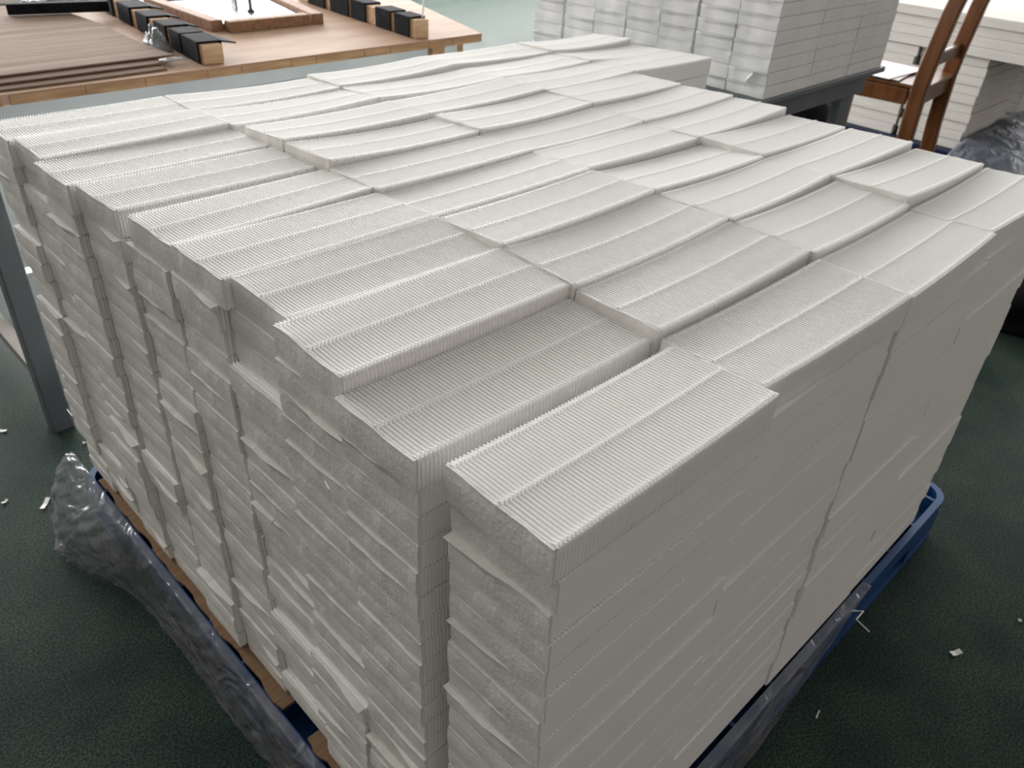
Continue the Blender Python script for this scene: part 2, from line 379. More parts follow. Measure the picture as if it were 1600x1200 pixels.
for c in range(5):
    for r in range(10):
        px = TOPS[c][r]
        if px is None: continue
        xl = c * LP + 0.025; xr = (c + 1) * LP - 0.025
        cor = []
        for q, xx in ((px[1], xl), (px[0], xl), (px[3], xr), (px[2], xr)):
            z = min(max(hit(*q, 0, xx).z, -0.10), 0.10)
            cor.append([q, xx, z])
        if c == 0:                                   # the left ends do not line up: trust the height of the right end
            zr = (cor[2][2] + cor[3][2]) / 2 * (1.0 if r < 6 else 0.4)
            cor[0][2] = cor[1][2] = zr
        pts4 = []
        for k, (q, xx, z) in enumerate(cor):
            h = hit(*q, 2, z)
            h.x = min(max(h.x, xx - 0.12), xx + 0.18) if (c == 0 and k < 2) else min(max(h.x, xx - 0.015), xx + 0.015)
            pts4.append(h)
        LN, LF, RN, RF = pts4
        for e, (A, B) in enumerate(((LN, LF), (RN, RF))):
            wdt = min(max(B.y - A.y, 0.93), 0.985); mid = (A.y + B.y) / 2
            mid = max(mid, LAST.get((c, e), -1) + 0.008 + wdt / 2)
            mid = min(max(mid, r + 0.5 - 0.12), r + 0.5 + 0.25)
            A.y = mid - wdt / 2; B.y = mid + wdt / 2; LAST[(c, e)] = B.y
        if c > 0:                                    # the filters lie like shingles, near edge a little proud
            for q in (LN, RN): q.z += 0.013
            for q in (LF, RF): q.z -= 0.013
        zm = (LN.z + LF.z + RN.z + RF.z) / 4
        P = top_fn([LN, LF, RN, RF], rnd.uniform(0.012, 0.04) if c else rnd.uniform(0.0, 0.02), rnd.uniform(0.003, 0.009) * (-1 if c == 0 else 0.3), rnd.uniform(-0.003, 0.003))
        ym = (LN.y + LF.y + RN.y + RF.y) / 4
        low = min(LN.z, LF.z, RN.z, RF.z)
        th_top = TH; zb = low - TH
        org = Vector(((xl + xr) / 2, ym, zb))
        side = 'column nearest the left face' if c == 0 else '%s column from the left face' % ORD[c]
        t = empty('pleated_filter', M(*org), 'top pleated white filter, %s row from the near corner, %s' % (ORD[r], side), 'filter', 'top layer of pleated filters')
        link('pleat_pack', pack_mesh(P, th_top, 8, 'pleat_pack', org, prof=FOLD, zbot=zb), 'filter_paper', t)
        link('glue_bead', bead_mesh(P, 0.489, 0.511, 0.013, 'glue_bead', org), 'glue', t)
        link('glue_bead', bead_mesh(P, 0.022, 0.050, 0.008, 'glue_bead', org), 'glue', t)
        link('glue_bead', bead_mesh(P, 0.950, 0.978, 0.008, 'glue_bead', org), 'glue', t)
        link('end_panel', panel_mesh(P, th_top, -1, 'end_panel', org, c * 50 + r, zbot=zb), 'fleece', t)
        link('end_panel', panel_mesh(P, th_top, 1, 'end_panel', org, 900 + c * 50 + r, zbot=zb), 'fleece', t)
        n_ind += 1
        # the layers below
        ztop = low - TH - 0.004
        step = (ztop - BASE) / (NL - 1)
        base_x = (LN.x + LF.x) / 2 - xl if c == 0 else 0.0
        bx = 0.6 * base_x; by = 0.0
        yl = max(ym, YL.get(c, -9) + 0.985); YL[c] = yl
        for k in range(1, NL):
            zt = ztop - (k - 1) * step
            if rnd.random() < 0.35: bx = 0.4 * base_x + rnd.uniform(-0.05, 0.05); by = rnd.uniform(-0.008, 0.008)
            jx = bx + rnd.uniform(-0.012, 0.012)
            if r == 0: jx *= 0.3
            if k < 3: jx = max(jx, base_x - 0.015)
            narrow = 0.93 if (c == 0 and r in (1, 4, 5, 7, 9)) else 1.0
            if c > 0: jx = rnd.uniform(-0.003, 0.003)
            xo = c * LP + jx; yo = yl - 0.5 + by + rnd.uniform(-0.004, 0.004) + (0.03 if narrow < 1 else 0)
            if r == 0: yo = yl - 0.5 + rnd.uniform(-0.034, 0.008)
            left = c == 0; right = r == 0; ends = c == 4 and r == 7 and k < 4
            vis = False
            if left: vis = min(pix(0, r, zt)[1], pix(0, r + 1, zt)[1]) < 1195
            if right: vis = vis or min(pix(xo + LP, 0, zt)[1], pix(xo, 0, zt)[1]) < 1195
            if ends: vis = True
            if not vis:
                core.wbox(xo + (0.14 if c == 1 else 0.05), xo + LP - 0.05, yo + (0.10 if r == 1 else 0.06), yo + 0.94, zt - step + 0.012, zt - 0.012)
                continue
            lay = '%s layer down' % ORD[k]
            if left and right: lab = 'white pleated filter, %s, in the stack at the near corner' % lay
            elif left: lab = 'white filter end, %s, %s stack back along the left face' % (lay, ORD[r])
            elif right: lab = 'long white filter edge, %s, %s stack back along the right face' % (lay, ORD[c])
            else: lab = 'white filter edge, %s, in the short row behind the back right columns' % lay
            kk = rnd.randrange(len(LOWER_PACK)); n_ind += 1
            loc = M(xo + LP / 2, yo + 0.5, zt - TH / 2); sc = (1, narrow, step / TH)
            rz = rnd.uniform(-0.005, 0.005)
            if left:
                t = empty('pleated_filter', loc, lab, 'filter', 'lower layers of pleated filters', rz)
                t.scale = sc
                link('pleat_pack', LOWER_PACK[kk], None, t)
                lp = 0 if rnd.random() < 0.45 else (1 if rnd.random() < 0.7 else 2)
                link('end_panel', LOWER_PANEL[kk * 3 + lp], None, t)
            else:
                o = link('pleated_filter', LOWER_PACK[kk], None); o.location = loc; o.rotation_euler = (0, 0, rz); o.scale = sc
                tag(o, lab, 'filter', 'lower layers of pleated filters')
o = core.build('packed_filters', 'filter_paper')
tag(o, 'white filters packed inside the big stack, glimpsed only through its gaps', 'filter stack', kind='stuff')

# ---------------------------------------------------------------- pallet under the stack
PX0, PX1, PY0, PY1, PT = -0.22, 10.90, -0.12, 10.25, BASE - 0.055
pl = empty('plastic_pallet', M((PX0 + PX1) / 2, (PY0 + PY1) / 2, FZ), 'blue plastic pallet under the big filter stack', 'pallet')
po = pl.location
def pb(mb, name, bev=0.0):
    mb.v = [tuple(Vector(q) - po) for q in mb.v]
    return mb.build(name, 'blue_plastic', pl, bev)
def round_poly(x0, x1, y0, y1, r, n=5):
    out = []
    for cx, cy, a0 in ((x1 - r, y0 + r, -90), (x1 - r, y1 - r, 0), (x0 + r, y1 - r, 90), (x0 + r, y0 + r, 180)):
        for i in range(n + 1):
            a = math.radians(a0 + 90 * i / n); out.append((cx + r * math.cos(a), cy + r * math.sin(a)))
    return out
def ring(mb, po_, pi_, z0, z1):
    n = len(po_); vs = []
    for poly in (po_, pi_):
        for z in (z0, z1): vs += [M(x, y, z) for x, y in poly]
    fs = []
    for i in range(n):
        j = (i + 1) % n
        fs += [(i, j, n + j, n + i), (2 * n + j, 2 * n + i, 3 * n + i, 3 * n + j), (n + i, n + j, 3 * n + j, 3 * n + i), (j, i, 2 * n + i, 2 * n + j)]
    return mb.add(vs, fs)
pb(ring(MB(), round_poly(PX0, PX1, PY0, PY1, 0.42), round_poly(PX0 + 0.11, PX1 - 0.11, PY0 + 0.11, PY1 - 0.11, 0.33), PT - 0.42, PT), 'rim')
pb(MB().wbox(PX0 + 0.1, PX1 - 0.1, PY0 + 0.1, PY1 - 0.1, PT - 0.42, PT - 0.36), 'deck')
for i in range(11):
    y = PY0 + 0.62 + i * 0.9
    pb(MB().wbox(PX0 + 0.1, PX1 - 0.1, y - 0.03, y + 0.03, PT - 0.38, PT - 0.02), 'rib')
for i in range(12):
    x = PX0 + 0.55 + i * 0.92
    pb(MB().wbox(x - 0.03, x + 0.03, PY0 + 0.1, PY1 - 0.1, PT - 0.38, PT - 0.02), 'rib')
for x0, x1 in ((PX0 + 0.04, PX0 + 1.2), ((PX0 + PX1) / 2 - 0.7, (PX0 + PX1) / 2 + 0.7), (PX1 - 1.2, PX1 - 0.04)):
    for y0, y1 in ((PY0 + 0.04, PY0 + 1.0), ((PY0 + PY1) / 2 - 0.5, (PY0 + PY1) / 2 + 0.5), (PY1 - 1.0, PY1 - 0.04)):
        pb(MB().wbox(x0, x1, y0, y1, FZ + 0.14, PT - 0.42), 'block')
for y0, y1 in ((PY0 + 0.03, PY0 + 1.0), ((PY0 + PY1) / 2 - 0.5, (PY0 + PY1) / 2 + 0.5), (PY1 - 1.0, PY1 - 0.03)):
    pb(MB().wbox(PX0 + 0.03, PX1 - 0.03, y0, y1, FZ, FZ + 0.14), 'runner')
for y0, y1, lab in ((4.0, 9.75, 'brown cardboard sheet showing under the stack, towards the crumpled plastic'), (0.4, 3.45, 'brown cardboard sheet showing under the stack, nearest the bottom of the picture')):
    me = MB(); n = 30; pol = []
    for i in range(n + 1):
        y = lerp(y0, y1, i / n); pol.append((-0.09 + 0.04 * math.sin(i * 1.3) * math.sin(i * 0.5 + y0), y))
    poly = [(x * S, y * S) for x, y in [(4.5, y0)] + [(4.5, y1)] + pol[::-1]]
    me.prism(poly, (PT + 0.004 - FZ) * S, (BASE - 0.006 - FZ) * S)
    tag(me.build('cardboard_sheet', 'cardboard'), lab, 'cardboard', 'cardboard under the stack')

# ---------------------------------------------------------------- clear plastic film hanging over the pallet
def grid_mesh(name, rows, material, label, cat, th=0.0004):
    """rows: list of lists of w points; adds wrinkles and a little thickness"""
    vs = []; fs = []; n = len(rows[0])
    for rr in rows: vs += rr
    for i in range(len(rows) - 1):
        for j in range(n - 1):
            a = i * n + j; fs.append((a, a + 1, a + n + 1, a + n))
    mb = MB(); mb.add(vs, fs)
    o = mb.build(name, material, smooth=True)
    if th:
        md = o.modifiers.new('solid', 'SOLIDIFY'); md.thickness = th
    tag(o, label, cat)
    return o
def wr(p, s, amp):
    q = Vector(p)
    return noise.noise(q * s) * amp + abs(noise.noise(q * s * 2.7 + Vector((5, 1, 2)))) * amp * 0.9
# path along the pallet: far left corner -> left side -> near corner -> right side
path = []
for i in range(260):
    path.append((0, lerp(10.72, -0.20, i / 259)))
for i in range(150):
    path.append((1, lerp(-0.25, 7.6, i / 149)))
rows = []; NJ = 36
def crk(p, s_, amp):
    q = Vector(p) * s_
    return amp * (abs(noise.noise(q)) + 0.5 * abs(noise.noise(q * 2.3 + Vector((3, 7, 1)))) + 0.25 * abs(noise.noise(q * 5.1)))
for sd, a in path:
    rr = []
    for j in range(NJ + 1):
        t = j / NJ; tv = max(0.0, (t - 0.12) / 0.88); over = min(1.0, t / 0.12)
        if sd == 0:
            y = a; blg = math.exp(-((y - 9.75) / 1.2) ** 2)
            hump = 0.10 * math.exp(-((y - 10.5) / 0.5) ** 2)
            x = lerp(-0.135, -0.245, over) - (0.12 + 0.50 * blg) * tv ** 0.8 - 0.16 * blg * math.sin(math.pi * tv)
            z = PT + 0.022 + hump * (1 - tv) - (PT - FZ - 0.01) * tv
            d = crk((y * 0.8, z * 1.5 + y * 0.9, 0), 2.2, (0.03 + 0.15 * blg) * min(1, tv * 5 + 0.1))
            q = Vector((x - d, y + blg * 0.10 * noise.noise(Vector((y * 2, z * 2, 4))), z + 0.03 * over * abs(noise.noise(Vector((y * 3, 2, 2))))))
        else:
            x = a; drop = 1.0 if x < 4.6 else max(0.0, 1 - (x - 4.6) / 2.9)
            y = lerp(-0.015, -0.145, over) - 0.05 * tv * drop - crk((x * 0.7, t * 1.2 + x * 0.3, 7), 1.6, 0.03 * min(1, tv * 5))
            z = PT + 0.022 - (PT - FZ - 0.01) * tv * drop
            q = Vector((x, y, z))
        q.z = max(q.z, FZ + 0.02)
        rr.append(M(*q))
    rows.append(rr)
grid_mesh('plastic_sheet', rows, 'clear_film', 'crumpled clear plastic sheet hanging over the left and near sides of the blue pallet', 'plastic sheet', 0)
rows = []
for i in range(18):
    rr = []
    for j in range(14):
        x = lerp(9.75, 10.82, i / 17); y = lerp(0.75, 1.75, j / 13)
        rr.append(M(x, y, PT + 0.02 + 0.16 * abs(noise.noise(Vector((x * 3.3, y * 3.3, 1)))) + 0.10 * math.exp(-((i - 9) / 5) ** 2)))
    rows.append(rr)
grid_mesh('plastic_scrap', rows, 'clear_film', 'shiny plastic scrap on the right corner of the blue pallet', 'plastic scrap')

# ---------------------------------------------------------------- work table at the left back
TZ = -0.60                                  # table top height in w
tb = empty('work_table', M(6, 17, FZ), 'wooden work table with blue-grey steel frame behind the stack, left', 'table')
def tpart(mb, name, material, bev=0.0, parent=None):
    o0 = tb.location
    mb.v = [tuple(Vector(q) - o0) for q in mb.v]
    o = mb.build(name, material, None, bev); o.parent = parent or tb
    return o
def fy(x): return 13.52 - 0.0155 * (x + 0.8)          # front edge line of the top
RE = lambda y: 11.64 + (y - 13.34) * 0.307            # right edge line
top_poly = [(-0.8, fy(-0.8)), (11.64, fy(11.64)), (RE(20.95), 20.95), (-0.8, 20.95)]
tpart(MB().prism([(x * S, y * S) for x, y in top_poly], (TZ - 0.17 - FZ) * S, (TZ - FZ) * S), 'table_top', 'plywood')
# blockboard core pieces along the front edge
edges = [-0.8, 0.35, 1.02, 1.13, 2.35, 3.4, 4.6, 5.3, 6.4, 7.0, 8.2, 8.9, 10.0, 10.7, 11.63]
for i in range(len(edges) - 1):
    a, b = edges[i], edges[i + 1]
    if b - a < 0.2: continue
    tpart(MB().bar(M((a + 0.008), fy(a) - 0.012, TZ - 0.105), M(b - 0.008, fy(b) - 0.012, TZ - 0.105), 0.02 * S, 0.15 * S), 'edge_block', 'blockboard')
tpart(MB().wbox(0.1, 11.0, 13.62, 13.80, TZ - 0.48, TZ - 0.18), 'front_rail', 'steel_rail')
tpart(MB().wbox(0.1, 11.0, 20.2, 20.38, TZ - 0.48, TZ - 0.18), 'back_rail', 'steel_rail')
tpart(MB().wbox(0.1, 0.28, 13.8, 20.2, TZ - 0.48, TZ - 0.18), 'side_rail', 'steel_rail')
tpart(MB().wbox(10.8, 11.0, 13.8, 20.2, TZ - 0.48, TZ - 0.18), 'side_rail', 'steel_rail')
for x, y in ((0.34, 13.25), (10.75, 13.45), (0.34, 20.2), (10.75, 20.2)):
    tpart(MB().wbox(x - 0.2, x + 0.2, y - 0.04, y + 0.36, FZ, TZ - 0.18), 'leg', 'steel_dark' if x < 5 else 'steel_rail', 0.004)
tpart(MB().wbox(10.2, 11.15, 13.45, 13.75, TZ - 0.42, TZ - 0.17), 'wood_cleat', 'blockboard')
tpart(MB().wbox(-0.8, 0.45, 13.50, 13.72, TZ - 0.48, TZ - 0.17), 'wood_cleat', 'blockboard')
tpart(MB().wbox(0.3, 10.7, 13.85, 20.1, TZ - 1.25, TZ - 1.18), 'floor_shade_sheet', 'steel_dark')  # no shelf here: dark sheet added for the shaded floor under the table
tpart(MB().wbox(4.2, 10.4, 13.9, 14.15, TZ - 0.95, TZ - 0.66), 'lower_beam', 'dark_wood')
tpart(MB().wbox(0.28, 0.55, 13.4, 20.3, -6.22, -6.00), 'side_stretcher', 'grey_plank')
tpart(MB().wbox(-0.6, 11.0, 17.35, 17.7, -5.60, -5.47), 'cross_stretcher', 'white_paint')

# cardboard sheets lying on the table
def flat_sheet(x0, x1, y0, y1, z, th, mt, name, label, cat, group=None, seed=0, cut=0.0):
    rn = random.Random(seed); n = 24; vs = []; fs = []
    for i in range(n + 1):
        u = i / n
        for j in range(n + 1):
            v = j / n
            xe = x1 - cut * v + 0.05 * math.sin(v * 9 + seed)
            x = lerp(x0, xe, u); y = lerp(y0, y1, v) + 0.02 * math.sin(u * 6 + seed)
            zz = z + 0.008 * math.sin(v * 60) * (0.5 + 0.5 * math.sin(u * 3 + v * 11)) + 0.008
            vs.append(M(x, y, zz))
    for i in range(n):
        for j in range(n):
            a = i * (n + 1) + j; fs.append((a, a + n + 1, a + n + 2, a + 1))
    mb = MB(); mb.add(vs, fs); o = mb.build(name, mt)
    md = o.modifiers.new('solid', 'SOLIDIFY'); md.thickness = th * S; md.offset = 1
    return tag(o, label, cat, group)
flat_sheet(-0.6, 3.9, 13.66, 19.6, TZ + 0.004, 0.030, 'cardboard_pale', 'cardboard_sheet', 'lowest cardboard sheet on the work table, edge showing at the front', 'cardboard', 'cardboard on the work table', 1, 0.2)
flat_sheet(-0.7, 4.0, 13.90, 20.2, TZ + 0.055, 0.030, 'cardboard_pale', 'cardboard_sheet', 'middle cardboard sheet of the pile on the work table', 'cardboard', 'cardboard on the work table', 2, 0.3)
flat_sheet(-0.7, 4.32, 14.18, 20.6, TZ + 0.106, 0.032, 'cardboard_pale', 'cardboard_sheet', 'top cardboard sheet on the work table, under the black bar', 'cardboard', 'cardboard on the work table', 3, 0.1)
CZ = TZ + 0.165
b = MB().bar(M(3.0, 19.35, CZ + 0.12), M(5.0, 18.85, CZ + 0.12), 0.24 * S, 0.22 * S)
tag(b.build('foam_bar', 'black_foam', bevel=0.003), 'long black foam bar lying across the cardboard on the work table', 'foam bar')

# battens carrying black foam pads
def batten(a, b, w, h, label, pads, group):
    A = M(*a); B = M(*b); L = (B - A).length; rz = math.atan2(B.y - A.y, B.x - A.x)
    t = empty('wooden_batten', A, label, 'batten', group, rz)
    MB().box((0, -w / 2 * S, 0), (L, w / 2 * S, h * S)).build('beam', 'raw_wood', t, 0.002)
    e = 0.028 * S
    for (s0, s1, fl) in pads:
        p = MB()
        x0, x1 = s0 * S, s1 * S; hw = w / 2 * S + 0.003
        p.box((x0, -hw - e, 0.001), (x1, -hw, h * S + e + 0.002)).box((x0, hw, 0.001), (x1, hw + e, h * S + e + 0.002))
        p.box((x0, -hw, h * S + 0.002), (x1, hw, h * S + e + 0.002))
        if fl: # a loose flap standing out sideways
            y1 = -hw - fl * S
            p.add([(x0, -hw, h * S + 0.001), (x1, -hw, h * S + 0.001), (x1, y1, h * S - 0.012), (x0, y1, h * S - 0.006),
                   (x0, -hw, h * S + e + 0.002), (x1, -hw, h * S + e + 0.002), (x1, y1, h * S + e - 0.012), (x0, y1, h * S + e - 0.006)],
                  [(0, 3, 2, 1), (4, 5, 6, 7), (0, 1, 5, 4), (1, 2, 6, 5), (2, 3, 7, 6), (3, 0, 4, 7)])
        p.build('foam_pad', 'black_foam', t, 0.0015)
    return t
batten((4.88, 13.66, TZ + 0.002), (5.60, 21.2, TZ + 0.002), 0.40, 0.36, 'wooden batten with black foam pads beside the cardboard pile',
       [(0.12, 0.95, 0.32), (1.03, 1.62, 0), (1.85, 2.55, 0.25), (2.95, 3.7, 0.25), (4.1, 5.0, 0.3), (5.4, 6.4, 0)], 'battens on the work table')
batten((9.98, 13.55, TZ + 0.002), (10.45, 19.3, TZ + 0.002), 0.36, 0.40, 'wooden batten with black foam pads near the right end of the table',
       [(0.22, 0.85, 0), (1.02, 1.68, 0), (2.15, 2.85, 0), (2.98, 3.9, 0), (4.2, 5.1, 0)], 'battens on the work table')
nl = MB().tube([M(10.12, 13.72, TZ + 0.41), M(10.20, 13.74, TZ + 0.86)], 0.022 * S, 8).tube([M(10.20, 13.74, TZ + 0.86), M(10.203, 13.742, TZ + 0.89)], 0.045 * S, 8)
tag(nl.build('steel_pin', 'nail_steel'), 'bright steel pin standing on the end of the right batten', 'pin')

# wooden frame with a steel plate and two rods
fr = empty('plate_holder', M(7.9, 17.9, TZ), 'low wooden frame around a steel plate on the work table', 'frame')
def fpart(mb, name, mt, bev=0.0):
    mb.v = [tuple(Vector(q) - fr.location) for q in mb.v]; return mb.build(name, mt, fr, bev)
q0, q1, q2, q3 = (6.42, 16.22), (8.62, 16.22), (9.45, 19.9), (6.42, 19.9)
def rail(a, b, w=0.30, h=0.24): return MB().bar(M(a[0], a[1], TZ + h / 2), M(b[0], b[1], TZ + h / 2), w * S, h * S)
fpart(rail((6.55, 16.25), (8.62, 16.25)), 'frame_rail', 'frame_wood', 0.002)
fpart(rail((6.40, 16.42), (6.40, 19.9)), 'frame_rail', 'frame_wood', 0.002)
fpart(rail((8.82, 16.10), (9.5, 19.9)), 'frame_rail', 'frame_wood', 0.002)
fpart(rail((6.6, 19.9), (9.3, 19.9)), 'frame_rail', 'frame_wood', 0.002)
pp = MB().prism([(x * S, y * S) for x, y in [(6.60, 16.45), (8.60, 16.45), (9.25, 19.7), (6.60, 19.7)]], (TZ + 0.08 - FZ) * S, (TZ + 0.15 - FZ) * S)
tag(pp.build('steel_plate', 'steel_plate', bevel=0.003), 'shiny steel plate lying inside the low wooden frame', 'plate')
r1 = MB().bar(M(7.62, 17.86, TZ + 0.15), M(7.66, 17.95, TZ + 1.6), 0.20 * S, 0.06 * S, (1, 0, 0))
tag(r1.build('steel_bar', 'steel_rod'), 'flat grey steel bar standing on the steel plate', 'steel bar')
r2 = MB().tube([M(7.80, 17.42, TZ + 0.15), M(7.84, 17.50, TZ + 1.6)], 0.045 * S, 10).tube([M(7.80, 17.42, TZ + 0.15), M(7.80, 17.42, TZ + 0.22)], 0.09 * S, 10)
tag(r2.build('steel_rod', 'steel_rod'), 'thin dark steel rod standing on the steel plate', 'steel rod')
def crumple(name, c, rx, ry, rz, mt, label, cat, seed, n=14):
    vs = []; fs = []
    for i in range(n + 1):
        for j in range(n + 1):
            u = i / n * 2 - 1; v = j / n * 2 - 1
            h = max(0.0, 1 - 0.5 * (u * u + v * v)) * (0.35 + 0.9 * abs(noise.noise(Vector((u * 2.2 + seed, v * 2.2, seed)))))
            vs.append(M(c[0] + rx * u * (1 + 0.2 * noise.noise(Vector((v * 2, seed, 0)))), c[1] + ry * v * (1 + 0.2 * noise.noise(Vector((u * 2, 3, seed)))), c[2] + rz * h * (0 if abs(u) == 1 or abs(v) == 1 else 1) + 0.01))
    for i in range(n):
        for j in range(n):
            a = i * (n + 1) + j; fs.append((a, a + n + 1, a + n + 2, a + 1))
    mb = MB(); mb.add(vs, fs); o = mb.build(name, mt, smooth=True)
    md = o.modifiers.new('solid', 'SOLIDIFY'); md.thickness = 0.0006; md.offset = 1
    return tag(o, label, cat)
crumple('plastic_scrap', (4.53, 15.35, TZ), 0.16, 0.40, 0.62, 'clear_film', 'crumpled clear plastic scrap leaning on the left batten', 'plastic scrap', 2)
crumple('plastic_scrap', (4.25, 20.35, TZ + 0.16), 0.62, 0.25, 0.25, 'clear_film', 'thin clear plastic scrap beyond the black foam bar', 'plastic scrap', 5)
crumple('plastic_scrap', (4.20, 13.98, TZ + 0.09), 0.25, 0.10, 0.06, 'clear_film', 'shiny plastic scrap at the front corner of the cardboard', 'plastic scrap', 8)

# ---------------------------------------------------------------- table with a second filter stack (right back)
BZ = -1.10                                  # that table's top
bx0, by0 = 14.05, 6.86                      # near corner of the stack
bt = empty('steel_table', M(17, 11, FZ), 'grey steel table under the second filter stack', 'table')
def bpart(mb, name, mt, bev=0.0):
    mb.v = [tuple(Vector(q) - bt.location) for q in mb.v]; return mb.build(name, mt, bt, bev)
bpart(MB().wbox(bx0 - 0.06, 20.15, by0 - 0.05, 13.95, BZ - 0.14, BZ), 'table_top', 'steel_dark', 0.003)
bpart(MB().wbox(bx0 + 0.1, 19.6, by0 + 0.15, by0 + 0.30, BZ - 0.62, BZ - 0.14), 'apron', 'steel_dark')
bpart(MB().wbox(bx0 + 0.1, 19.6, 13.5, 13.65, BZ - 0.62, BZ - 0.14), 'apron', 'steel_dark')
bpart(MB().wbox(bx0 + 0.1, bx0 + 0.25, by0 + 0.3, 13.5, BZ - 0.62, BZ - 0.14), 'apron', 'steel_dark')
bpart(MB().wbox(19.45, 19.6, by0 + 0.3, 13.5, BZ - 0.62, BZ - 0.14), 'apron', 'steel_dark')
for x, y in ((bx0 + 0.35, by0 + 0.4), (19.0, by0 + 0.4), (bx0 + 0.35, 13.2), (19.0, 13.2)):
    bpart(MB().wbox(x - 0.32, x + 0.32, y - 0.12, y + 0.12, FZ, BZ - 0.14), 'leg', 'steel_dark', 0.004)
bL = 1.96; bT = 0.275; bW = 0.985
pmesh = {}
for k in range(4):
    P = top_fn([Vector((0.02, 0.012, 0)), Vector((0.02, bW - 0.012, 0)), Vector((bL - 0.02, 0.012, 0)), Vector((bL - 0.02, bW - 0.012, 0))], 0, 0, 0)
    o_ = Vector((bL / 2, bW / 2, -bT))
    me = pack_mesh(P, bT - 0.001, 1, 'pleat_pack', o_, n=40, gd=0.02); me.materials.append(MATS['back_filter'])
    pe = panel_mesh(P, bT - 0.008, -1, 'end_panel', o_, 300 + k, 0.03 * k, gd=0.02); pe.materials.append(MATS['back_fleece'])
    pmesh[k] = (me, pe)
bcore = MB(); NBL = 9
for r in range(7):
    gap = 0.0; ry = by0 + r * bW + (0.05 if r > 1 else 0) + (0.06 if r > 5 else 0)
    for c in range(3):
        for k in range(NBL):
            z0 = BZ + 0.003 + k * (bT + 0.002); x0 = bx0 + c * bL + rnd.uniform(-0.012, 0.012)
            seen = (r == 0 and pix(x0 + bL, ry, z0)[1] > -4) or (c == 0 and pix(x0, ry + 0.5, z0)[1] > -4)
            if not seen:
                bcore.wbox(x0 + 0.02, x0 + bL - 0.02, ry + 0.02, ry + bW - 0.02, z0 + 0.002, z0 + bT); continue
            if r == 0 and c == 0: lab = 'grey-white filter, %s up from the table, near corner of the second stack' % ORD[k]
            elif c == 0: lab = 'grey-white filter end, %s up, %s column from the corner, on the back table' % (ORD[k], ORD[r])
            else: lab = 'grey filter edge, %s up, %s column, shaded side of the back table stack' % (ORD[k], ORD[c])
            loc = M(x0 + bL / 2, ry + bW / 2 + rnd.uniform(-0.01, 0.01), z0); kk = rnd.randrange(4)
            if c == 0:
                t = empty('pleated_filter', loc, lab, 'filter', 'filters on the back table')
                link('pleat_pack', pmesh[kk][0], None, t); link('end_panel', pmesh[kk][1], None, t)
            else:
                o = link('pleated_filter', pmesh[kk][0], None); o.location = loc; tag(o, lab, 'filter', 'filters on the back table')
tag(bcore.build('packed_filters', 'back_filter'), 'filters packed inside and on top of the second stack on the back table', 'filter stack', kind='stuff')
th = MB().tube([M(bx0 - 0.03, 7.35, BZ + 0.30), M(bx0 - 0.06, 7.28, BZ + 0.36), M(bx0 - 0.06, 7.20, BZ + 0.46), M(bx0 - 0.05, 7.17, BZ + 0.58)], [0.03 * S, 0.04 * S, 0.035 * S, 0.01 * S], 6)
tag(th.build('paper_curl', 'thread_white'), 'small white paper curl on the corner of the second stack', 'paper curl')

# things under and behind the steel table
wl_ = MB().wbox(16.3, 16.75, 9.3, 9.7, FZ, BZ - 0.7)
tag(wl_.build('wooden_post', 'chair_wood', bevel=0.004), 'brown wooden post standing under the steel table', 'post')
def sack(c, rx, ry, h, label, seed):
    vs = []; fs = []; nu, nv = 28, 14
    for i in range(nv + 1):
        a = i / nv
        for k in range(nu):
            t = 2 * math.pi * k / nu
            rad = (1.0 - 0.10 * (1 - a) ** 2) * (1 - a ** 5) ** 0.5 + (0.02 if i == nv else 0)
            ct, st_ = math.cos(t), math.sin(t)
            wob = 1 + 0.14 * noise.noise(Vector((ct * 1.6 + seed, st_ * 1.6, a * 2.5))) + 0.06 * abs(noise.noise(Vector((ct * 4, st_ * 4 + seed, a * 5))))
            sq = 1 / max(abs(ct) ** 3 + abs(st_) ** 3, 0.3) ** 0.33
            vs.append(M(c[0] + rx * rad * wob * ct * sq, c[1] + ry * rad * wob * st_ * sq, FZ + h * a * (1 + 0.06 * noise.noise(Vector((ct * 2, st_ * 2, seed))) * a)))
    for i in range(nv):
        for k in range(nu):
            fs.append((i * nu + k, i * nu + (k + 1) % nu, (i + 1) * nu + (k + 1) % nu, (i + 1) * nu + k))
    fs.append(tuple(range(nu))[::-1]); fs.append(tuple(range(nv * nu, nv * nu + nu)))
    tag(MB().add(vs, fs).build('bag_and_dark_filler', 'bag_and_dark_filler', smooth=True), label, 'bag')
BG_ = hit(1283, 178, 0, 21.8)
sack((BG_.x, BG_.y + 1.15), 1.3, 1.9, 5.0, 'dark filler shape added behind the steel table to darken the space below it', 3)  # made-up bag shape, added to darken the space seen under the steel table

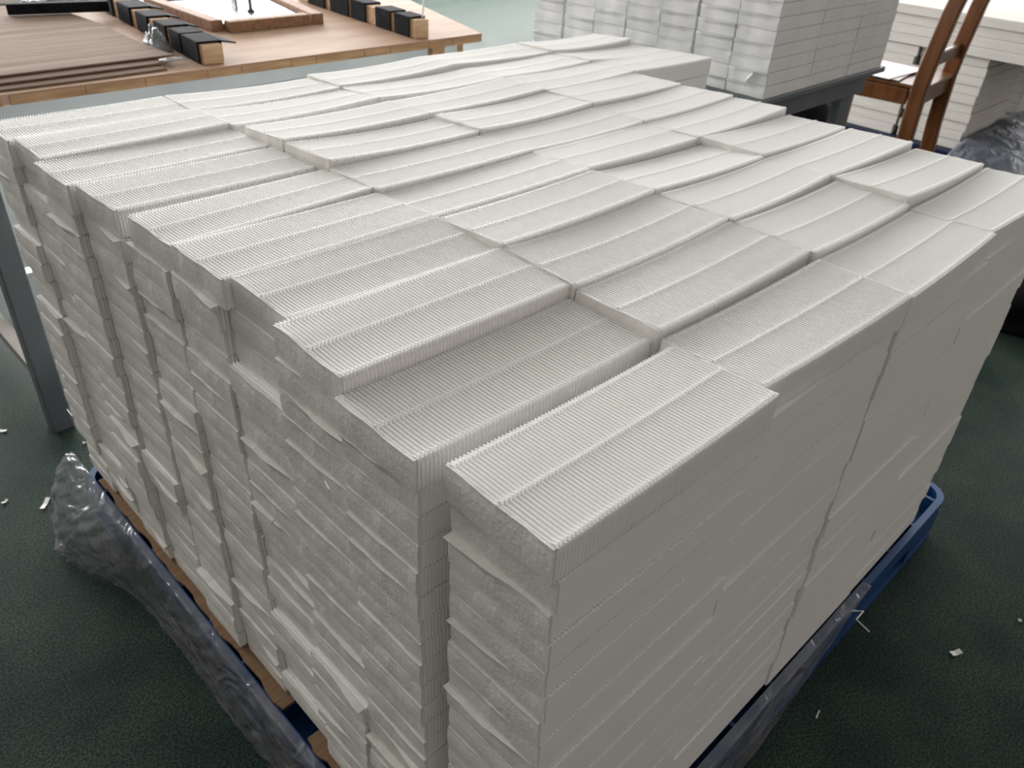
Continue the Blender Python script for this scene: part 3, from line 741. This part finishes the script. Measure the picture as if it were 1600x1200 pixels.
# ---------------------------------------------------------------- wooden chair
ch = empty('wooden_chair', M(25.6, 8.9, FZ), 'brown wooden chair with white sheets on its seat', 'chair')
def cpart(mb, name, bev=0.004):
    mb.v = [tuple(Vector(q) - ch.location) for q in mb.v]; return mb.build(name, 'chair_wood', ch, bev)
CS = -2.60                                   # seat height
PA = hit(1437, 140, 2, CS)                   # nearer back post at seat height
yy = 140.0
while (hit(1483, yy, 2, CS) - PA).length < 3.1 or yy > 135: yy -= 0.5
PB = hit(1483, yy, 2, CS)
sdir = (PB - PA); sdir.z = 0; sdir.normalize()
bdir = Vector((sdir.y, -sdir.x, 0))          # away from the seat
sd_ = hit(1352, 122, 2, CS) - PA
if bdir.dot(sd_) > 0: bdir = -bdir
def curve_post(P0, nm):
    prof = [(FZ, 0.34), (-5.6, 0.16), (-4.2, 0.04), (CS, 0.0), (-1.9, 0.04), (-0.3, 0.20), (1.2, 0.46), (2.6, 0.78)]
    vs = []; fs = []
    for z, off in prof:
        c = Vector((P0.x, P0.y, z)) + bdir * off
        wdt = 0.24 if z > -6 else 0.2
        for i, j in ((-1, -1), (1, -1), (1, 1), (-1, 1)):
            p = c + sdir * (0.16 * i) + bdir * (wdt * j); vs.append(M(*p))
    for k in range(len(prof) - 1):
        for i in range(4):
            fs.append((k * 4 + i, k * 4 + (i + 1) % 4, k * 4 + 4 + (i + 1) % 4, k * 4 + 4 + i))
    fs += [(3, 2, 1, 0), tuple(range(len(prof) * 4 - 4, len(prof) * 4))]
    cpart(MB().add(vs, fs), nm, 0.006)
WCH = 3.1
PB2 = PA + sdir * WCH
curve_post(PA, 'back_leg'); curve_post(PB2, 'back_leg')
SD = 3.2
def cw(P0, f, z, s=0.0): 
    q = Vector((P0.x, P0.y, 0)) - bdir * f + sdir * s; return M(q.x, q.y, z)
for P0 in (PA, PB2):
    cpart(MB().bar(cw(P0, SD, FZ), cw(P0, SD, CS - 0.05), 0.38 * S, 0.38 * S, sdir), 'front_leg')
    cpart(MB().bar(cw(P0, 0.3, CS - 0.28), cw(P0, SD, CS - 0.28), 0.24 * S, 0.5 * S), 'seat_rail')
    cpart(MB().bar(cw(P0, 0.3, -5.4), cw(P0, SD, -5.4), 0.18 * S, 0.28 * S), 'stretcher')
cpart(MB().bar(cw(PA, SD, CS - 0.28), cw(PB2, SD, CS - 0.28), 0.24 * S, 0.5 * S), 'seat_rail')
cpart(MB().bar(cw(PA, 0, CS - 0.28), cw(PB2, 0, CS - 0.28), 0.24 * S, 0.5 * S), 'seat_rail')
cpart(MB().bar(cw(PA, SD / 2, CS + 0.05, -0.15), cw(PA, SD / 2, CS + 0.05, WCH + 0.15), (SD + 0.4) * S, 0.12 * S), 'seat')
for z, off in ((-1.75, 0.05), (2.2, 0.68)):
    cpart(MB().bar(cw(PA, -off, z), cw(PB2, -off, z), 0.14 * S, 0.42 * S), 'back_slat')
for k, (s, a, lab) in enumerate(((0.0, 0.05, 'lower white paper sheet on the wooden chair seat'), (0.035, -0.12, 'upper white paper sheet on the wooden chair seat'))):
    c0 = cw(PA, 2.0, CS + 0.13 + s, 1.2); R = Matrix.Rotation(a, 4, 'Z')
    vs = []; n = 8
    mb = MB()
    for i in range(n + 1):
        for j in range(n + 1):
            q = -bdir * lerp(-1.25, 1.5, i / n) + sdir * lerp(-1.38, 1.2, j / n); q = R @ q
            vs.append(c0 + Vector((q.x * S, q.y * S, 0.0012 * math.sin(i * 1.1 + k) * math.sin(j * 0.8) + 0.003)))
    mb.add(vs, [(i * (n + 1) + j, (i + 1) * (n + 1) + j, (i + 1) * (n + 1) + j + 1, i * (n + 1) + j + 1) for i in range(n) for j in range(n)])
    o = mb.build('paper_sheet', 'white_paper'); md = o.modifiers.new('solid', 'SOLIDIFY'); md.thickness = 0.002
    tag(o, lab, 'paper sheet', 'paper sheets on the chair')

# ---------------------------------------------------------------- stacks of white boards behind the chair
def board_stack(x0, x1, y0, y1, z0, z1, n, what, jit=0.06, seed=1, support=None):
    rn = random.Random(seed); h = (z1 - z0) / n
    for k in range(n):
        a, b, c, d = (rn.uniform(-jit, jit) for _ in range(4))
        mb = MB().wbox(x0 + a, x1 + b, y0 + c, y1 + d, z0 + k * h + 0.006, z0 + (k + 1) * h - 0.006)
        o = mb.build('white_board', 'foam_board', bevel=0.002, origin=M((x0 + x1) / 2, (y0 + y1) / 2, z0 + k * h + 0.006))
        pos = 'lowest' if k == 0 else ('topmost' if k == n - 1 else '%s from the bottom' % ORD[k])
        tag(o, 'white board block, %s, %s' % (pos, what), 'board', 'white boards behind the chair')
QX = hit(1497, 235, 2, -6.1)
board_stack(QX.x, QX.x + 4.6, QX.y, QX.y + 2.6, -6.1, -2.62, 10, 'in the low stack right of the chair legs', 0.05, 4)
board_stack(QX.x - 0.2, QX.x + 13.0, QX.y - 3.2, QX.y + 8.4, -2.60, -1.18, 4, 'in the wide pile behind the chair back', 0.10, 5)
board_stack(QX.x + 6.4, QX.x + 12.5, QX.y + 0.05, QX.y + 4.2, -6.1, -2.62, 8, 'in the low stack at the right edge', 0.06, 6)
board_stack(QX.x - 0.1, QX.x + 4.0, QX.y + 2.75, QX.y + 6.6, -6.1, -2.62, 9, 'in the shaded stack behind the chair seat', 0.05, 7)
pq = empty('plastic_pallet', M(QX.x + 6, QX.y + 4, FZ), 'dark blue pallet under the white boards behind the chair', 'pallet')
mbp = MB()
for nm, bb in (('deck', (-0.6, 14.2, 0.0, 9.6, -6.3, -6.1)), ('runner', (-0.5, 14.0, 0.1, 1.1, FZ, -6.3)), ('runner', (-0.5, 14.0, 3.0, 4.0, FZ, -6.3)), ('runner', (-0.5, 14.0, 8.5, 9.5, FZ, -6.3))):
    mb = MB().wbox(QX.x + bb[0], QX.x + bb[1], QX.y + bb[2], QX.y + bb[3], bb[4], bb[5])
    mb.v = [tuple(Vector(q) - pq.location) for q in mb.v]; mb.build(nm, 'navy_plastic', pq, 0.004)
rows = []
for i in range(60):
    rr = []
    for j in range(40):
        x = QX.x + lerp(-3.2, 7.0, i / 59); v = j / 39
        y = lerp(QX.y - 0.12, QX.y - 5.0, v)
        hgt = lerp(1.75, 0.12, v ** 1.4) * (1 - 0.75 * math.exp(-((x - QX.x + 3.4) / 1.8) ** 2)) if True else 0
        fold = 0.22 * abs(noise.noise(Vector((x * 0.55 + y * 0.5, y * 0.9, 3)))) + 0.10 * abs(noise.noise(Vector((x * 1.5, y * 1.2 - x, 9))))
        rr.append(M(x, y, FZ + 0.05 + hgt * 0.8 + fold))
    rows.append(rr)
grid_mesh('film_heap', rows, 'blue_film', 'blue-grey plastic film spread over the floor in front of the white boards', 'plastic film', 0.001)
sack((22.4, 2.0), 2.2, 1.5, 1.9, 'black plastic bag on the floor at the right edge', 9)

# ---------------------------------------------------------------- litter on the floor
def scrap(px, py, ln, wd_, ang, label):
    c = hit(px, py, 2, FZ); vs = []
    d = Vector((math.cos(ang), math.sin(ang), 0)); e = Vector((-d.y, d.x, 0))
    mb = MB(); vs = []
    for i in range(5):
        for j in (0, 1):
            q = Vector((c.x, c.y, 0)) + d * ln * (i / 4 - 0.5) + e * wd_ * (j - 0.5)
            vs.append(M(q.x, q.y, FZ + 0.006 + 0.012 * abs(i - 2)))
    mb.add(vs, [(i * 2, i * 2 + 2, i * 2 + 3, i * 2 + 1) for i in range(4)])
    o = mb.build('paper_scrap', 'thread_white'); md = o.modifiers.new('solid', 'SOLIDIFY'); md.thickness = 0.0008; md.offset = 1
    tag(o, label, 'paper scrap', 'paper scraps on the floor')
scrap(71, 788, 0.30, 0.075, 0.9, 'white paper scrap on the floor left of the plastic sheet')
scrap(3, 674, 0.20, 0.07, 2.3, 'white paper scrap on the floor at the left edge')
scrap(132, 693, 0.07, 0.05, 2.0, 'tiny white paper fleck near the table leg foot')
scrap(1493, 1021, 0.20, 0.085, 2.7, 'white paper scrap alone on the floor, lower right')
scrap(1277, 1118, 0.16, 0.02, 0.2, 'thin pale sliver on the floor near the bottom right')
scrap(8, 785, 0.12, 0.05, 0.4, 'faint pale scrap on the floor at the far left')
scrap(1593, 971, 0.06, 0.05, 0.4, 'tiny pale fleck on the floor at the right edge')
A = hit(1321, 958, 1, -0.10); pts = [Vector((A.x, -0.10, A.z))]
for px, py, yy in ((1334, 954, -0.18), (1349, 955, -0.25), (1338, 968, -0.32)): pts.append(hit(px, py, 1, yy))
pts.append(hit(1358, 987, 1, -0.42))
tag(MB().tube([M(*q) for q in pts], 0.011 * S, 6).build('loose_thread', 'thread_white'), 'loose white thread hanging from the stack over the blue pallet', 'thread')
# loose fibres sticking out of the left face
for i, ((px, py), (qx, qy), (sx, sy)) in enumerate([((410, 840), (429, 812), (452, 838)), ((508, 752), (514, 764), (516, 785)), ((91, 575), (101, 590), (112, 603)), ((105, 640), (113, 650), (122, 660))]):
    a = hit(px, py, 0, -0.06); b_ = hit(qx, qy, 0, -0.10); c_ = hit(sx, sy, 0, -0.05)
    tag(MB().tube([M(*a), M(*b_), M(*c_)], 0.007 * S, 5).build('loose_thread', 'thread_white'),
        ['bent white thread sticking out of the middle of the left face', 'short white thread on the upper left face by a gap', 'upper thread at the far left edge of the stack', 'lower thread at the far left edge of the stack'][i], 'thread')
print('individual filters', n_ind)
